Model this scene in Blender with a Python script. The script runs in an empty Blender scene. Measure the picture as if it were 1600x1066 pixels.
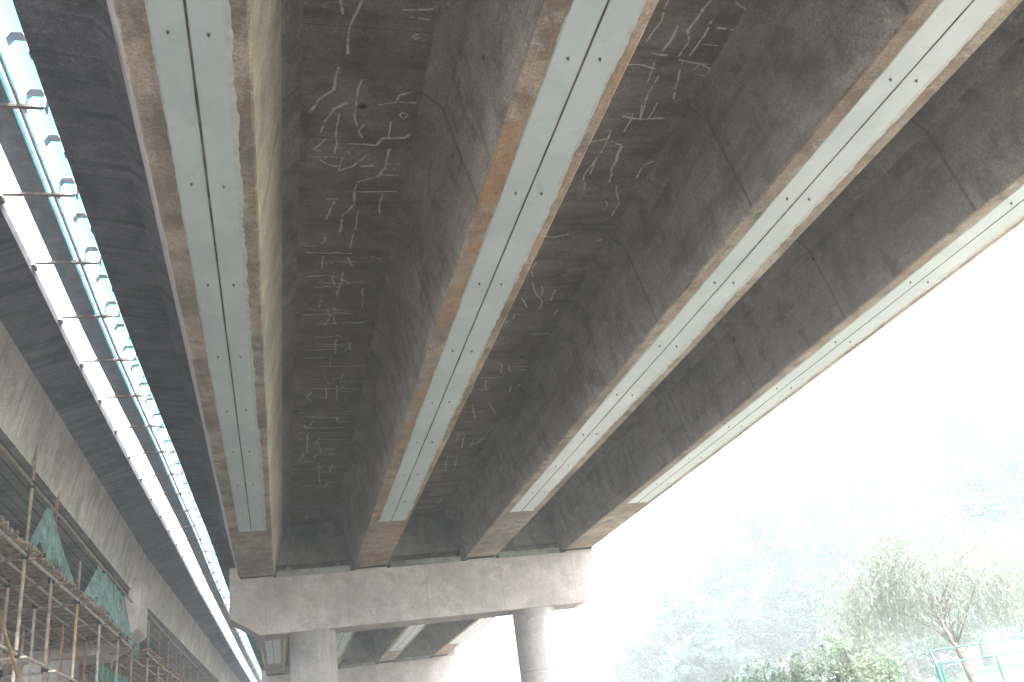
import bpy, math, random
from mathutils import Vector, Matrix
C = bpy.context.scene
S = 5.5            # the girder soffits stand 5.5 m above the eye
EYE = 1.6          # eye height above ground
def P(X, Y, Z): return (X*S, Y*S, EYE+Z*S)

# ------------------------------------------------------------------ camera
yaw, pitch, roll = 0.289141284, 0.425170963, -0.144276933
cy, sy, cp, sp = math.cos(yaw), math.sin(yaw), math.cos(pitch), math.sin(pitch)
F = Vector((sy*cp, cy*cp, sp)); R0 = Vector((cy, -sy, 0)); U0 = R0.cross(F)
cr, sr = math.cos(roll), math.sin(roll)
RR = cr*R0+sr*U0; UU = -sr*R0+cr*U0
cd = bpy.data.cameras.new('camera'); cam = bpy.data.objects.new('camera', cd)
C.collection.objects.link(cam)
cd.sensor_width = 36; cd.lens = 1387.23/1600*36; cd.clip_start = .05; cd.clip_end = 3000
M = Matrix((RR, UU, -F)).transposed().to_4x4(); M.translation = (0, 0, EYE)
cam.matrix_world = M
C.camera = cam

# ------------------------------------------------------------------ light
SUN_EL, SUN_AZ = 58, 165      # azimuth from +Y towards +X
w = bpy.data.worlds.new('World'); C.world = w; w.use_nodes = True
nt = w.node_tree; nt.nodes.clear()
sky = nt.nodes.new('ShaderNodeTexSky'); sky.sky_type = 'NISHITA'; sky.sun_disc = False
sky.sun_elevation = math.radians(SUN_EL); sky.sun_rotation = math.radians(SUN_AZ)
sky.air_density = 1.2; sky.dust_density = 7.0; sky.ozone_density = 1.0
hs = nt.nodes.new('ShaderNodeHueSaturation'); hs.inputs['Saturation'].default_value = .25
bg = nt.nodes.new('ShaderNodeBackground'); bg.inputs[1].default_value = .15
wo = nt.nodes.new('ShaderNodeOutputWorld')
nt.links.new(sky.outputs[0], hs.inputs['Color']); nt.links.new(hs.outputs[0], bg.inputs[0]); nt.links.new(bg.outputs[0], wo.inputs[0])
sd = bpy.data.lights.new('sun', 'SUN'); sd.energy = 2.6; sd.angle = math.radians(5); sd.color = (1, .96, .9)
so = bpy.data.objects.new('sun', sd); C.collection.objects.link(so)
el, az = math.radians(SUN_EL), math.radians(SUN_AZ)
so.rotation_euler = Vector((math.sin(az)*math.cos(el), math.cos(az)*math.cos(el), math.sin(el))).to_track_quat('Z', 'Y').to_euler()
C.view_settings.view_transform = 'Standard'; C.view_settings.look = 'None'
C.view_settings.exposure = 3.3; C.view_settings.gamma = 1
C.render.resolution_x = 1024; C.render.resolution_y = 682
C.cycles.max_bounces = 10; C.cycles.diffuse_bounces = 6; C.cycles.volume_bounces = 1

# ------------------------------------------------------------------ helpers
class MB:
    def __init__(s): s.v = []; s.f = []; s.m = []
    def add(s, vs, fs, mi=0):
        b = len(s.v); s.v += [tuple(x) for x in vs]
        s.f += [tuple(b+i for i in f) for f in fs]; s.m += [mi]*len(fs); return s
    def box(s, a, b, mi=0):     # a, b opposite corners in metres
        x0, y0, z0 = [min(a[i], b[i]) for i in range(3)]; x1, y1, z1 = [max(a[i], b[i]) for i in range(3)]
        vs = [(x0,y0,z0),(x1,y0,z0),(x1,y1,z0),(x0,y1,z0),(x0,y0,z1),(x1,y0,z1),(x1,y1,z1),(x0,y1,z1)]
        return s.add(vs, [(0,3,2,1),(4,5,6,7),(0,1,5,4),(1,2,6,5),(2,3,7,6),(3,0,4,7)], mi)
    def tube(s, p, q, r, r2=None, n=8, jit=0):
        p, q = Vector(p), Vector(q); d = (q-p).normalized(); r2 = r if r2 is None else r2
        a = d.cross(Vector((0,0,1)) if abs(d.z) < .9 else Vector((1,0,0))).normalized(); b = d.cross(a)
        vs = []
        for c, rr in ((p, r), (q, r2)):
            for k in range(n):
                t = 2*math.pi*k/n; vs.append(c+(a*math.cos(t)+b*math.sin(t))*rr)
        fs = [(k, (k+1) % n, n+(k+1) % n, n+k) for k in range(n)]+[tuple(range(n-1,-1,-1)), tuple(range(n, 2*n))]
        return s.add(vs, fs)
    def chain(s, pts, rad, n=8):
        pts = [Vector(p) for p in pts]; rings = []
        for i, p in enumerate(pts):
            d = (pts[min(i+1, len(pts)-1)]-pts[max(i-1, 0)]).normalized()
            a = d.cross(Vector((0,.3,1)) if abs(d.z) < .9 else Vector((1,0,0))).normalized(); b = d.cross(a)
            rings.append([p+(a*math.cos(2*math.pi*k/n)+b*math.sin(2*math.pi*k/n))*rad[i] for k in range(n)])
        vs = [v for r in rings for v in r]
        fs = [(i*n+k, i*n+(k+1) % n, (i+1)*n+(k+1) % n, (i+1)*n+k) for i in range(len(pts)-1) for k in range(n)]
        fs += [tuple(range(n-1,-1,-1)), tuple((len(pts)-1)*n+k for k in range(n))]
        return s.add(vs, fs)
    def sweep(s, sections):     # list of rings (lists of points, same count), closed and capped
        n = len(sections[0]); vs = [v for r in sections for v in r]
        fs = [(i*n+k, i*n+(k+1) % n, (i+1)*n+(k+1) % n, (i+1)*n+k) for i in range(len(sections)-1) for k in range(n)]
        fs += [tuple(range(n-1,-1,-1)), tuple((len(sections)-1)*n+k for k in range(n))]
        return s.add(vs, fs)
    def build(s, name, mat, parent=None, smooth=False, recalc=True, bevel=0):
        me = bpy.data.meshes.new(name)
        org = Vector(ORG.get(parent.as_pointer(), (0,0,0))) if parent else Vector((0,0,0))
        me.from_pydata([tuple(Vector(v)-org) for v in s.v], [], s.f)
        for m in (mat if isinstance(mat, list) else [mat]): me.materials.append(m)
        if isinstance(mat, list):
            for p, mi in zip(me.polygons, s.m): p.material_index = mi
        if recalc:
            import bmesh
            bm = bmesh.new(); bm.from_mesh(me); bmesh.ops.recalc_face_normals(bm, faces=bm.faces); bm.to_mesh(me); bm.free()
        if smooth:
            for p in me.polygons: p.use_smooth = True
        o = bpy.data.objects.new(name, me); C.collection.objects.link(o)
        if parent: o.parent = parent; ORG[o.as_pointer()] = tuple(org)
        else: ORG[o.as_pointer()] = (0,0,0)
        if bevel:
            b = o.modifiers.new('bevel', 'BEVEL'); b.width = bevel; b.segments = 2; b.limit_method = 'ANGLE'
        return o
ORG = {}
def tag(o, label=None, cat=None, group=None, kind=None):
    if label: o['label'] = label
    if cat: o['category'] = cat
    if group: o['group'] = group
    if kind: o['kind'] = kind
    return o
def empty(name, loc, label, cat, group=None):
    o = bpy.data.objects.new(name, None); C.collection.objects.link(o); o.location = loc
    o.empty_display_size = .2; ORG[o.as_pointer()] = tuple(loc)
    return tag(o, label, cat, group)
def copy_to(o, parent=None, loc=None):
    c = o.copy(); C.collection.objects.link(c)
    if parent: c.parent = parent
    if loc is not None: c.location = loc
    return c
def hsh(i, k=0):
    random_ = math.sin(i*127.1+k*311.7)*43758.5453
    return random_-math.floor(random_)
def vnoise(t, k=0):
    i = math.floor(t); f = t-i; f = f*f*(3-2*f)
    return hsh(i, k)*(1-f)+hsh(i+1, k)*f

# ------------------------------------------------------------------ materials
class N:
    def __init__(s, name):
        s.m = bpy.data.materials.new(name); s.m.use_nodes = True; s.t = s.m.node_tree
        s.b = s.t.nodes['Principled BSDF']; s.pos = s.t.nodes.new('ShaderNodeNewGeometry').outputs['Position']
    def new(s, k, **kw):
        n = s.t.nodes.new(k)
        for a, v in kw.items(): setattr(n, a, v)
        return n
    def put(s, sock, v):
        if isinstance(v, bpy.types.NodeSocket): s.t.links.new(v, sock)
        else: sock.default_value = v
    def vec(s, scale, off=(0,0,0)):
        n = s.new('ShaderNodeMapping'); s.put(n.inputs[0], s.pos); n.inputs['Scale'].default_value = scale; n.inputs['Location'].default_value = off
        return n.outputs[0]
    def noise(s, scale, vec=None, det=4, rough=.6, off=0):
        n = s.new('ShaderNodeTexNoise'); s.put(n.inputs['Vector'], vec if vec is not None else s.vec((1,1,1), (off,off*1.7,off*.6)))
        n.inputs['Scale'].default_value = scale; n.inputs['Detail'].default_value = det; n.inputs['Roughness'].default_value = rough
        return n.outputs[0]
    def ramp(s, fac, a, b, inv=False):
        n = s.new('ShaderNodeMapRange'); s.put(n.inputs[0], fac); n.inputs[1].default_value = a; n.inputs[2].default_value = b
        n.inputs[3].default_value = 1 if inv else 0; n.inputs[4].default_value = 0 if inv else 1; n.interpolation_type = 'SMOOTHSTEP'
        return n.outputs[0]
    def mix(s, fac, a, b):
        n = s.new('ShaderNodeMix', data_type='RGBA'); s.put(n.inputs[0], fac)
        s.put(n.inputs[6], a if not isinstance(a, tuple) else (*a, 1)[:4]); s.put(n.inputs[7], b if not isinstance(b, tuple) else (*b, 1)[:4])
        return n.outputs[2]
    def math(s, op, a, b=0.0, c=None):
        n = s.new('ShaderNodeMath', operation=op); s.put(n.inputs[0], a); s.put(n.inputs[1], b)
        if c is not None: s.put(n.inputs[2], c)
        return n.outputs[0]
    def axis(s, i):
        n = s.new('ShaderNodeSeparateXYZ'); s.put(n.inputs[0], s.pos); return n.outputs[i]
    def groove(s, i, spacing, width, off=0, wob=.02):
        x = s.math('ADD', s.axis(i), off); x = s.math('ADD', x, s.math('MULTIPLY', s.noise(.8), wob*2))
        n = s.math('PINGPONG', x, spacing/2)
        return s.ramp(n, width, width*2.2, inv=True)
    def bump(s, h, strength=.4, dist=.01):
        n = s.new('ShaderNodeBump'); s.put(n.inputs['Height'], h); n.inputs['Strength'].default_value = strength; n.inputs['Distance'].default_value = dist
        s.t.links.new(n.outputs[0], s.b.inputs['Normal'])
    def out(s, col, rough=.85, metal=0.0, spec=.3):
        s.put(s.b.inputs['Base Color'], col if not isinstance(col, tuple) else (*col, 1)[:4]); s.put(s.b.inputs['Roughness'], rough)
        s.b.inputs['Metallic'].default_value = metal; s.b.inputs['Specular IOR Level'].default_value = spec
        return s.m
def mul(c, k): return tuple(x*k for x in c)

def concrete(name, base, dark, light, stain=None, stain_amt=0, streak=None, streak_amt=.4, grooves=(), blotch=.5, off=0, bstr=.45, holes=0):
    n = N(name)
    dark = mul(dark, .72); light = mul(light, 1.08)
    c = n.mix(n.ramp(n.noise(.55, off=off), .35, .65), mul(base, 1-.35*blotch), mul(base, 1+.3*blotch))
    c = n.mix(n.math('MULTIPLY', n.ramp(n.noise(2.3, off=off+3, det=6), .47, .66), .65*blotch+.25), c, dark)
    c = n.mix(n.math('MULTIPLY', n.ramp(n.noise(5.5, off=off+9, det=7, rough=.7), .53, .68), .6), c, light)
    if streak:
        c = n.mix(n.math('MULTIPLY', n.ramp(n.noise(1, n.vec(streak, (off, 0, 0)), det=5, rough=.65), .45, .68), streak_amt), c, dark)
        c = n.mix(n.math('MULTIPLY', n.ramp(n.noise(1, n.vec(tuple(v*1.7 for v in streak), (off+5, 4, 2)), det=4), .55, .75), streak_amt*.7), c, light)
    if stain:
        f = n.math('MULTIPLY', n.ramp(n.noise(1.1, off=off+20, det=6, rough=.65), .44, .62), stain_amt)
        c = n.mix(f, c, stain)
        f = n.math('MULTIPLY', n.ramp(n.noise(2.7, off=off+31, det=6, rough=.7), .5, .66), stain_amt*.8)
        c = n.mix(f, c, mul(stain, .55))
    g = None
    for (ax, sp_, wd, of, st) in grooves:
        q = n.math('MULTIPLY', n.groove(ax, sp_, wd, of), st); c = n.mix(q, c, mul(dark, .45)); g = q if g is None else n.math('MAXIMUM', g, q)
    fine = n.noise(38, det=5, rough=.7)
    c = n.mix(n.math('MULTIPLY', n.ramp(fine, .36, .6, inv=True), .5), c, mul(dark, .75))
    c = n.mix(n.math('MULTIPLY', n.ramp(n.noise(17, off=off+40, det=7, rough=.8), .55, .7), .35), c, mul(light, 1.1))
    c = n.mix(n.math('MULTIPLY', n.ramp(n.noise(.9, off=off+60, det=7, rough=.72), .5, .66), .45), c, mul(dark, .85))
    if holes:
        v = n.new('ShaderNodeTexVoronoi'); v.inputs['Scale'].default_value = holes; n.put(v.inputs['Vector'], n.pos)
        q = n.ramp(v.outputs['Distance'], .03, .09, inv=True)
        q = n.math('MULTIPLY', q, n.ramp(n.noise(1.3, off=off+7), .45, .55)); c = n.mix(q, c, mul(dark, .3))
    h = n.math('ADD', n.math('MULTIPLY', n.noise(14, det=6, rough=.65), .7), n.math('MULTIPLY', fine, .35))
    if g is not None: h = n.math('SUBTRACT', h, g)
    n.bump(h, bstr, .012)
    return n.out(c, .9, spec=.2)

brown = (.25, .205, .175); browndk = (.13, .105, .09); beige = (.42, .36, .30)
M_web = concrete('aged_web_concrete', (.36, .315, .295), (.175, .155, .145), (.48, .43, .39), stain=(.30, .17, .09), stain_amt=.12, streak=(.5, .25, 3.5), streak_amt=.45, grooves=[(1, 3.08, .016, 1.2, .5), (1, 1.54, .006, .4, .2)], holes=1.6)
M_fillet = concrete('haunch_concrete', (.28, .235, .21), (.15, .125, .11), (.38, .33, .29), streak=(3, .3, 3), grooves=[(1, 3.08, .012, 1.2, .5)], off=4, holes=5)
M_soffit = concrete('slab_soffit_concrete', (.275, .225, .195), (.125, .10, .088), (.40, .34, .30), stain=(.20, .12, .07), stain_amt=.3, streak=(.6, 3.5, 1), streak_amt=.55, grooves=[(1, 1.85, .006, .3, .4), (1, .92, .004, .1, .2)], holes=1.2)
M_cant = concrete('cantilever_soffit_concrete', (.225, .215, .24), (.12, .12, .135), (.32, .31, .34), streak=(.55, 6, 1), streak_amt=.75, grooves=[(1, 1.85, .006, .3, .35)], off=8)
M_cap = concrete('pier_concrete', (.56, .485, .465), (.50, .43, .41), (.70, .64, .62), stain=(.40, .33, .29), stain_amt=.4, streak=(2.2, 2.2, .3), streak_amt=.35, grooves=[(0, 2.35, .006, .35, .45)], off=2, bstr=.3)
M_col = concrete('column_concrete', (.56, .51, .495), (.48, .43, .42), (.66, .62, .61), streak=(5, 5, .25), streak_amt=.45, grooves=[(2, 1.9, .008, .2, .45)], off=6, bstr=.3, blotch=.3)
M_lweb = concrete('pale_and_gap_lit_web', (.57, .52, .495), (.37, .335, .315), (.68, .63, .605), streak=(1, 3.2, .35), streak_amt=.6, grooves=[(1, .9, .008, 0, .35)], off=12, bstr=.3)
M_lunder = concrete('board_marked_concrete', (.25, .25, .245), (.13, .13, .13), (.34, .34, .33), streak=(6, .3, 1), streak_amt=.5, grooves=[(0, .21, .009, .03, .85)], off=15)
M_diaph = concrete('diaphragm_concrete', (.25, .22, .20), (.13, .115, .105), (.34, .31, .28), streak=(2, 1, .6), streak_amt=.4, off=17, holes=1.9)
M_plinth = concrete('mossy_plinth_concrete', (.37, .37, .33), (.19, .2, .17), (.55, .55, .5), stain=(.2, .24, .17), stain_amt=.5, off=19)
def bottom_mat(name, amt, off, base=(.43, .355, .30)):
    return concrete(name, base, (.24, .19, .16), (.52, .46, .40), stain=(.47, .25, .11), stain_amt=amt, streak=(5, .6, 1), streak_amt=.45, off=off, blotch=.9, bstr=.5, holes=2.2)
M_bot = [bottom_mat('girder_bottom_concrete_a', .15, 22), bottom_mat('girder_bottom_concrete_b', .62, 27, (.43, .34, .27)), bottom_mat('girder_bottom_concrete_c', .15, 33), bottom_mat('girder_bottom_concrete_d', .2, 41, (.42, .36, .31))]

def plate_mat():
    n = N('grey_paint_on_steel')
    c = n.mix(n.ramp(n.noise(1.2), .3, .7), (.47, .51, .53), (.55, .585, .60))
    c = n.mix(n.math('MULTIPLY', n.ramp(n.noise(9, det=6), .6, .72), .35), c, (.40, .41, .39))
    c = n.mix(n.math('MULTIPLY', n.ramp(n.noise(1, n.vec((14, .8, 1)), det=4), .62, .72), .3), c, (.66, .68, .67))
    c = n.mix(n.math('MULTIPLY', n.ramp(n.noise(3.2, det=7, rough=.75), .56, .7), .3), c, (.36, .35, .32))
    n.bump(n.noise(4, det=5), .35, .012)
    return n.out(c, .42, spec=.5)
M_plate = plate_mat()
def simple(name, col, rough=.6, metal=0, var=.15, sc=6, spec=.4, bump=0):
    n = N(name); c = n.mix(n.ramp(n.noise(sc, det=5), .35, .65), mul(col, 1-var), mul(col, 1+var))
    if bump: n.bump(n.noise(sc*4, det=4), bump, .01)
    return n.out(c, rough, metal, spec)
M_smear = simple('paint_overspill', (.50, .51, .50), .8, var=.1, sc=9)
M_seam = simple('seam_filler', (.11, .085, .07), .9, var=.5, sc=5)
M_bolt = simple('bolt_steel', (.12, .10, .09), .6, .3)
M_rust = simple('bolt_wash', (.36, .35, .32), .8)
M_rubber = simple('bearing_rubber', (.03, .03, .03), .8)
M_pipe = simple('weathered_steel_tube', (.27, .20, .17), .65, .15, var=.35, sc=9)
M_pipeg = simple('grey_steel_tube', (.36, .30, .265), .6, .2, var=.25, sc=9)
M_pipey = simple('yellow_painted_tube', (.34, .235, .11), .65, 0, var=.3, sc=8)
M_piper = simple('rusty_steel_tube', (.30, .13, .09), .75, .1, var=.35, sc=8)
M_board = simple('weathered_timber', (.27, .20, .155), .85, 0, var=.4, sc=7, bump=.5)
M_boardr = simple('reddish_timber', (.30, .155, .12), .85, 0, var=.4, sc=7, bump=.5)
M_tray = simple('tray_steel', (.34, .37, .43), .45, .3)  # lightened grey-blue, puts lens flare into the tray colour
M_rail = simple('pale_galvanised_steel', (.55, .55, .6), .4, .4, var=.08)
def chalk_mat():
    n = N('chalk'); n.b.inputs['Base Color'].default_value = (.66, .60, .55, 1); n.b.inputs['Roughness'].default_value = 1
    a = n.math('MULTIPLY', n.ramp(n.noise(12, det=6), .22, .55), .85); n.put(n.b.inputs['Alpha'], a); n.b.inputs['Specular IOR Level'].default_value = .1
    return n.m
M_chalk = chalk_mat()
def net_mat(name, col, al):
    n = N(name); c = n.mix(n.ramp(n.noise(3, det=5), .3, .7), mul(col, .7), mul(col, 1.3)); n.out(c, .8)
    a = n.math('ADD', n.math('MULTIPLY', n.ramp(n.noise(5, det=4), .35, .6), 1-al), al); n.put(n.b.inputs['Alpha'], a)
    n.b.inputs['Transmission Weight'].default_value = 0
    tr = n.new('ShaderNodeBsdfTranslucent'); n.put(tr.inputs[0], c); mx = n.new('ShaderNodeMixShader'); mx.inputs[0].default_value = .35
    o = n.t.nodes['Material Output']; n.t.links.new(n.b.outputs[0], mx.inputs[1]); n.t.links.new(tr.outputs[0], mx.inputs[2]); n.t.links.new(mx.outputs[0], o.inputs[0])
    return n.m
M_net = net_mat('green_debris_netting', (.24, .35, .34), .55)
M_net2 = net_mat('thin_green_netting', (.12, .30, .26), .45)
def panel_mat():
    n = N('cyan_sheet'); n.out((.3, .6, .64), .3)
    tr = n.new('ShaderNodeBsdfTranslucent'); tr.inputs[0].default_value = (.27, .66, .70, 1); mx = n.new('ShaderNodeMixShader'); mx.inputs[0].default_value = .75
    o = n.t.nodes['Material Output']; n.t.links.new(n.b.outputs[0], mx.inputs[1]); n.t.links.new(tr.outputs[0], mx.inputs[2]); n.t.links.new(mx.outputs[0], o.inputs[0])
    return n.m
M_panel = panel_mat()
def leaf_mat(name, a, b, tl=.45):
    n = N(name); n.out((.1, .1, .1), .55, spec=.3)
    c = n.mix(n.ramp(n.noise(.9, det=4), .35, .65), a, b); c = n.mix(n.math('MULTIPLY', n.ramp(n.noise(9), .45, .6), .6), c, mul(b, 1.3)); n.put(n.b.inputs['Base Color'], c)
    tr = n.new('ShaderNodeBsdfTranslucent'); n.put(tr.inputs[0], c); mx = n.new('ShaderNodeMixShader'); mx.inputs[0].default_value = tl
    o = n.t.nodes['Material Output']; n.t.links.new(n.b.outputs[0], mx.inputs[1]); n.t.links.new(tr.outputs[0], mx.inputs[2]); n.t.links.new(mx.outputs[0], o.inputs[0])
    return n.m
M_leaf = leaf_mat('broad_foliage', (.022, .055, .045), (.06, .10, .08))
M_willow = leaf_mat('willow_foliage', (.125, .155, .12), (.19, .22, .17))
M_reed = leaf_mat('shrub_foliage', (.10, .15, .105), (.18, .23, .16))
M_bark = simple('bark', (.13, .11, .10), .9, var=.4, sc=5, bump=.6)
M_fence = simple('green_painted_steel', (.012, .085, .07), .5, var=.15)
def ground_mat():
    n = N('grass_ground'); c = n.mix(n.ramp(n.noise(.4, det=6), .35, .65), (.165, .155, .135), (.21, .19, .17)); c = n.mix(n.math('MULTIPLY', n.ramp(n.noise(6, det=6), .45, .65), .6), c, (.26, .24, .20))
    g = n.mix(n.ramp(n.noise(.7, det=6), .35, .65), (.115, .16, .085), (.18, .215, .13)); c = n.mix(n.ramp(n.axis(0), 19, 26), c, g)
    n.bump(n.noise(12, det=6), .6, .04); return n.out(c, .95, spec=.1)
M_ground = ground_mat()
M_bounce = simple('dark_bounce_ground', (.08, .076, .072), .9, var=.15, sc=1.5, bump=.3)
M_lit_side = concrete('lit_side_web', (.47, .405, .35), (.30, .27, .23), (.56, .53, .49), streak=(1, 2.2, .6), streak_amt=.4, off=51, bstr=.3)  # web concrete lightened: light from the right put into the colour
# ------------------------------------------------------------------ ground
def gz(x, y):
    d = max(0, x-15); z = 3.1*(1-math.exp(-(d/24)**1.6))
    return z + .12*math.sin(x*.31+y*.17)*min(1, max(0, (x-18)/10))
mb = MB()
xs = [-400, -150, -60, -30, -20, -10, 0, 8, 14, 17]+[19+2*i for i in range(26)]+[80, 110, 160, 400]
ys = [-400, -150, -60, -20]+[-10+3*i for i in range(34)]+[110, 150, 250, 400]
mb.add([(x, y, gz(x, y)) for y in ys for x in xs], [(j*len(xs)+i, j*len(xs)+i+1, (j+1)*len(xs)+i+1, (j+1)*len(xs)+i) for j in range(len(ys)-1) for i in range(len(xs)-1)])
tag(mb.build('ground', M_ground, smooth=True, recalc=False), kind='structure')
mb = MB(); mb.add([(-40, -60, .012), (11, -60, .012), (11, 130, .012), (-40, 130, .012)], [(0,1,2,3)])  # unseen dark sheet, added to cut bounce light under the bridges
tag(mb.build('bounce_sheet', M_bounce, recalc=False), kind='structure')

# ------------------------------------------------------------------ girders, slabs and piers of the near bridge
GC = [-.113, .494, 1.116, 1.704]; HB = [.091, .089, .094, .088]
def girder_mesh(c, hb, y0, y1, zf=1.277, zw=1.235, mats=None, parent=None, name='girder_body', first=False):
    o1, o2 = .049, .089; q1, q2 = (.0575, .0965) if first else (o1, o2)
    prof = [(-hb+.004, 1.0), (hb-.004, 1.0), (hb, 1.004), (hb+o1, zw), (hb+o2, zf), (-hb-q2, zf), (-hb-q1, zw), (-hb, 1.004)]
    ny = 24; mb = MB(); n = len(prof); vs = []
    for j in range(ny+1):
        Y = y0+(y1-y0)*j/ny; vs += [P(c+x, Y, z) for x, z in prof]
    mi = [1, 1, 0, 2, 0, 2, 0, 1] if not first else [1, 1, 3, 2, 0, 4, 5, 1]  # first girder: pale left web paints in the light from the gap
    for k in range(n):
        mb.add([], [], 0)
    b = len(mb.v); mb.v += vs
    for j in range(ny):
        for k in range(n):
            mb.f.append((j*n+k, j*n+(k+1) % n, (j+1)*n+(k+1) % n, (j+1)*n+k)); mb.m.append(mi[k])
    mb.f.append(tuple(range(n))); mb.m.append(0); mb.f.append(tuple(ny*n+k for k in range(n))); mb.m.append(0)
    return mb.build(name, mats, parent)
bolt_mb = MB()
def bolt_mesh():
    mb = MB(); r = .0105
    mb.add([(r*1.9*math.cos(t*math.pi/6), r*1.9*math.sin(t*math.pi/6), -.003) for t in range(12)]+[(r*1.9*math.cos(t*math.pi/6), r*1.9*math.sin(t*math.pi/6), 0) for t in range(12)], [tuple(range(12))]+[(k, (k+1) % 12, 12+(k+1) % 12, 12+k) for k in range(12)], 1)
    mb.add([(r*math.cos(t*math.pi/3), r*math.sin(t*math.pi/3), -.022) for t in range(6)]+[(r*math.cos(t*math.pi/3), r*math.sin(t*math.pi/3), -.003) for t in range(6)], [tuple(range(6))]+[(k, (k+1) % 6, 6+(k+1) % 6, 6+k) for k in range(6)], 0)
    mb.tube((0,0,-.022), (0,0,-.032), r*.45, n=6)
    return mb
BOLT = None
def steel_plates(c, y0, y1, par, seed, bolts=True, side=.052):
    global BOLT
    z = 1.0-.0012
    for sgn in (-1, 1):
        a, b = c+sgn*.0022, c+sgn*(.0035+side)
        mb = MB(); ny = 60
        secs = []
        for j in range(ny+1):
            Y = y0+(y1-y0)*j/ny; e = (vnoise(Y*3, seed)-.5)*.0015; i_ = (vnoise(Y*4, seed+9)-.5)*.0022
            xa, xb = a+i_*.6, b+e
            secs.append([P(xa, Y, z), P(xb, Y, z), P(xb, Y, .9999), P(xa, Y, .9999)])
        mb.sweep(secs); pl = mb.build('steel_plate', M_plate, par)
        if bolts:
            k = 0
            Y = 1.04
            while Y-.3765 > y0+.05: Y -= .3765
            while Y < y0+.05: Y += .3765
            while Y < y1-.03:
                loc = Vector(P(c+sgn*(.027+.003*(hsh(Y*7, seed+sgn)-.5)), Y+.008*(hsh(Y*3, seed+sgn)-.5), z))-Vector(ORG[par.as_pointer()])
                if BOLT is None:
                    BOLT = bolt_mesh().build('anchor_bolt', [M_bolt, M_rust], pl, recalc=True)
                    # its vertices were shifted by the girder origin; undo that so that copies can be placed freely
                    og = Vector(ORG[par.as_pointer()])
                    for v in BOLT.data.vertices: v.co += og
                    BOLT.location = loc
                else: copy_to(BOLT, pl, loc)
                Y += .3765
    # ragged paint past the plate edges, and the filled seam between them
    mb = MB(); ny = 900
    for sgn in (-1, 1):
        vs = []
        for j in range(ny+1):
            Y = y0-.004+(y1-y0+.012)*j/ny
            wd = .004+.012*vnoise(Y*1.3, seed+3+sgn)**2+.009*max(0, vnoise(Y*9, seed+5+sgn)-.45)+.005*vnoise(Y*35, seed+sgn)+.004*vnoise(Y*90, seed+sgn+5)+.008*max(0, vnoise(Y*16, seed+sgn+8)-.6)
            wd *= (.7 if sgn > 0 else .3)
            vs += [P(c+sgn*(side-.002), Y, .99965), P(c+sgn*(side+.0035+wd), Y, .99965)]
        mb.add(vs, [(2*j, 2*j+1, 2*j+3, 2*j+2) for j in range(ny)])
    mb.build('paint_edge', M_smear, par, recalc=False)
    mb = MB(); vs = []; ny = 500
    for j in range(ny+1):
        Y = y0+(y1-y0)*j/ny; wd = .0003+.0015*vnoise(Y*5, seed+13)+.0014*max(0, vnoise(Y*17, seed+19)-.4)
        vs += [P(c-wd-.0003, Y, .9984), P(c+wd+.0003, Y, .9984)]
    mb.add(vs, [(2*j, 2*j+1, 2*j+3, 2*j+2) for j in range(ny)])
    mb.add([(v[0], v[1], v[2]+.003) for v in vs], [(2*j, 2*j+1, 2*j+3, 2*j+2) for j in range(ny)])
    mb.build('plate_seam', M_seam, par, recalc=False)

LAB = ['concrete box girder with two grey painted plates, nearest to the bright median gap',
       'box girder with grey plates and rust orange edges, second from the gap',
       'concrete box girder with two pale plates, third from the median gap',
       'box girder with two pale plates along the open right edge of the bridge']
for i in range(4):
    e = empty('box_girder', P(GC[i], -.6, 1), LAB[i]+', near span', 'bridge girder', 'box girders of the near span')
    girder_mesh(GC[i], HB[i], -.62, 5.1, mats=[M_web, M_bot[i], M_fillet, M_lit_side, M_cant, M_lweb], parent=e, first=(i == 0))
    steel_plates(GC[i]+(.0035, .007, -.002, .0)[i], -.3, 4.0, e, 3+i*17, side=(.046, .0495, .049, .046)[i])
GC2 = [-.055, .497, 1.083, 1.668]
LAB2 = ['far span box girder with two grey plates, seen left of the left pier column', 'far span box girder with grey plates, just right of the left pier column',
        'far span box girder with pale plates, seen under the middle of the pier cap', 'far span box girder with pale plates, beside the right pier column']
for i in range(4):
    e = empty('box_girder', P(GC2[i], 5.12, 1), LAB2[i], 'bridge girder', 'box girders of the far span')
    girder_mesh(GC2[i], HB[i]*.95, 5.13, 10.1, mats=[M_web, M_bot[(i+2) % 4], M_fillet], parent=e)
    steel_plates(GC2[i], 6.1, 9.1, e, 90+i*17, bolts=(i < 4))

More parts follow.
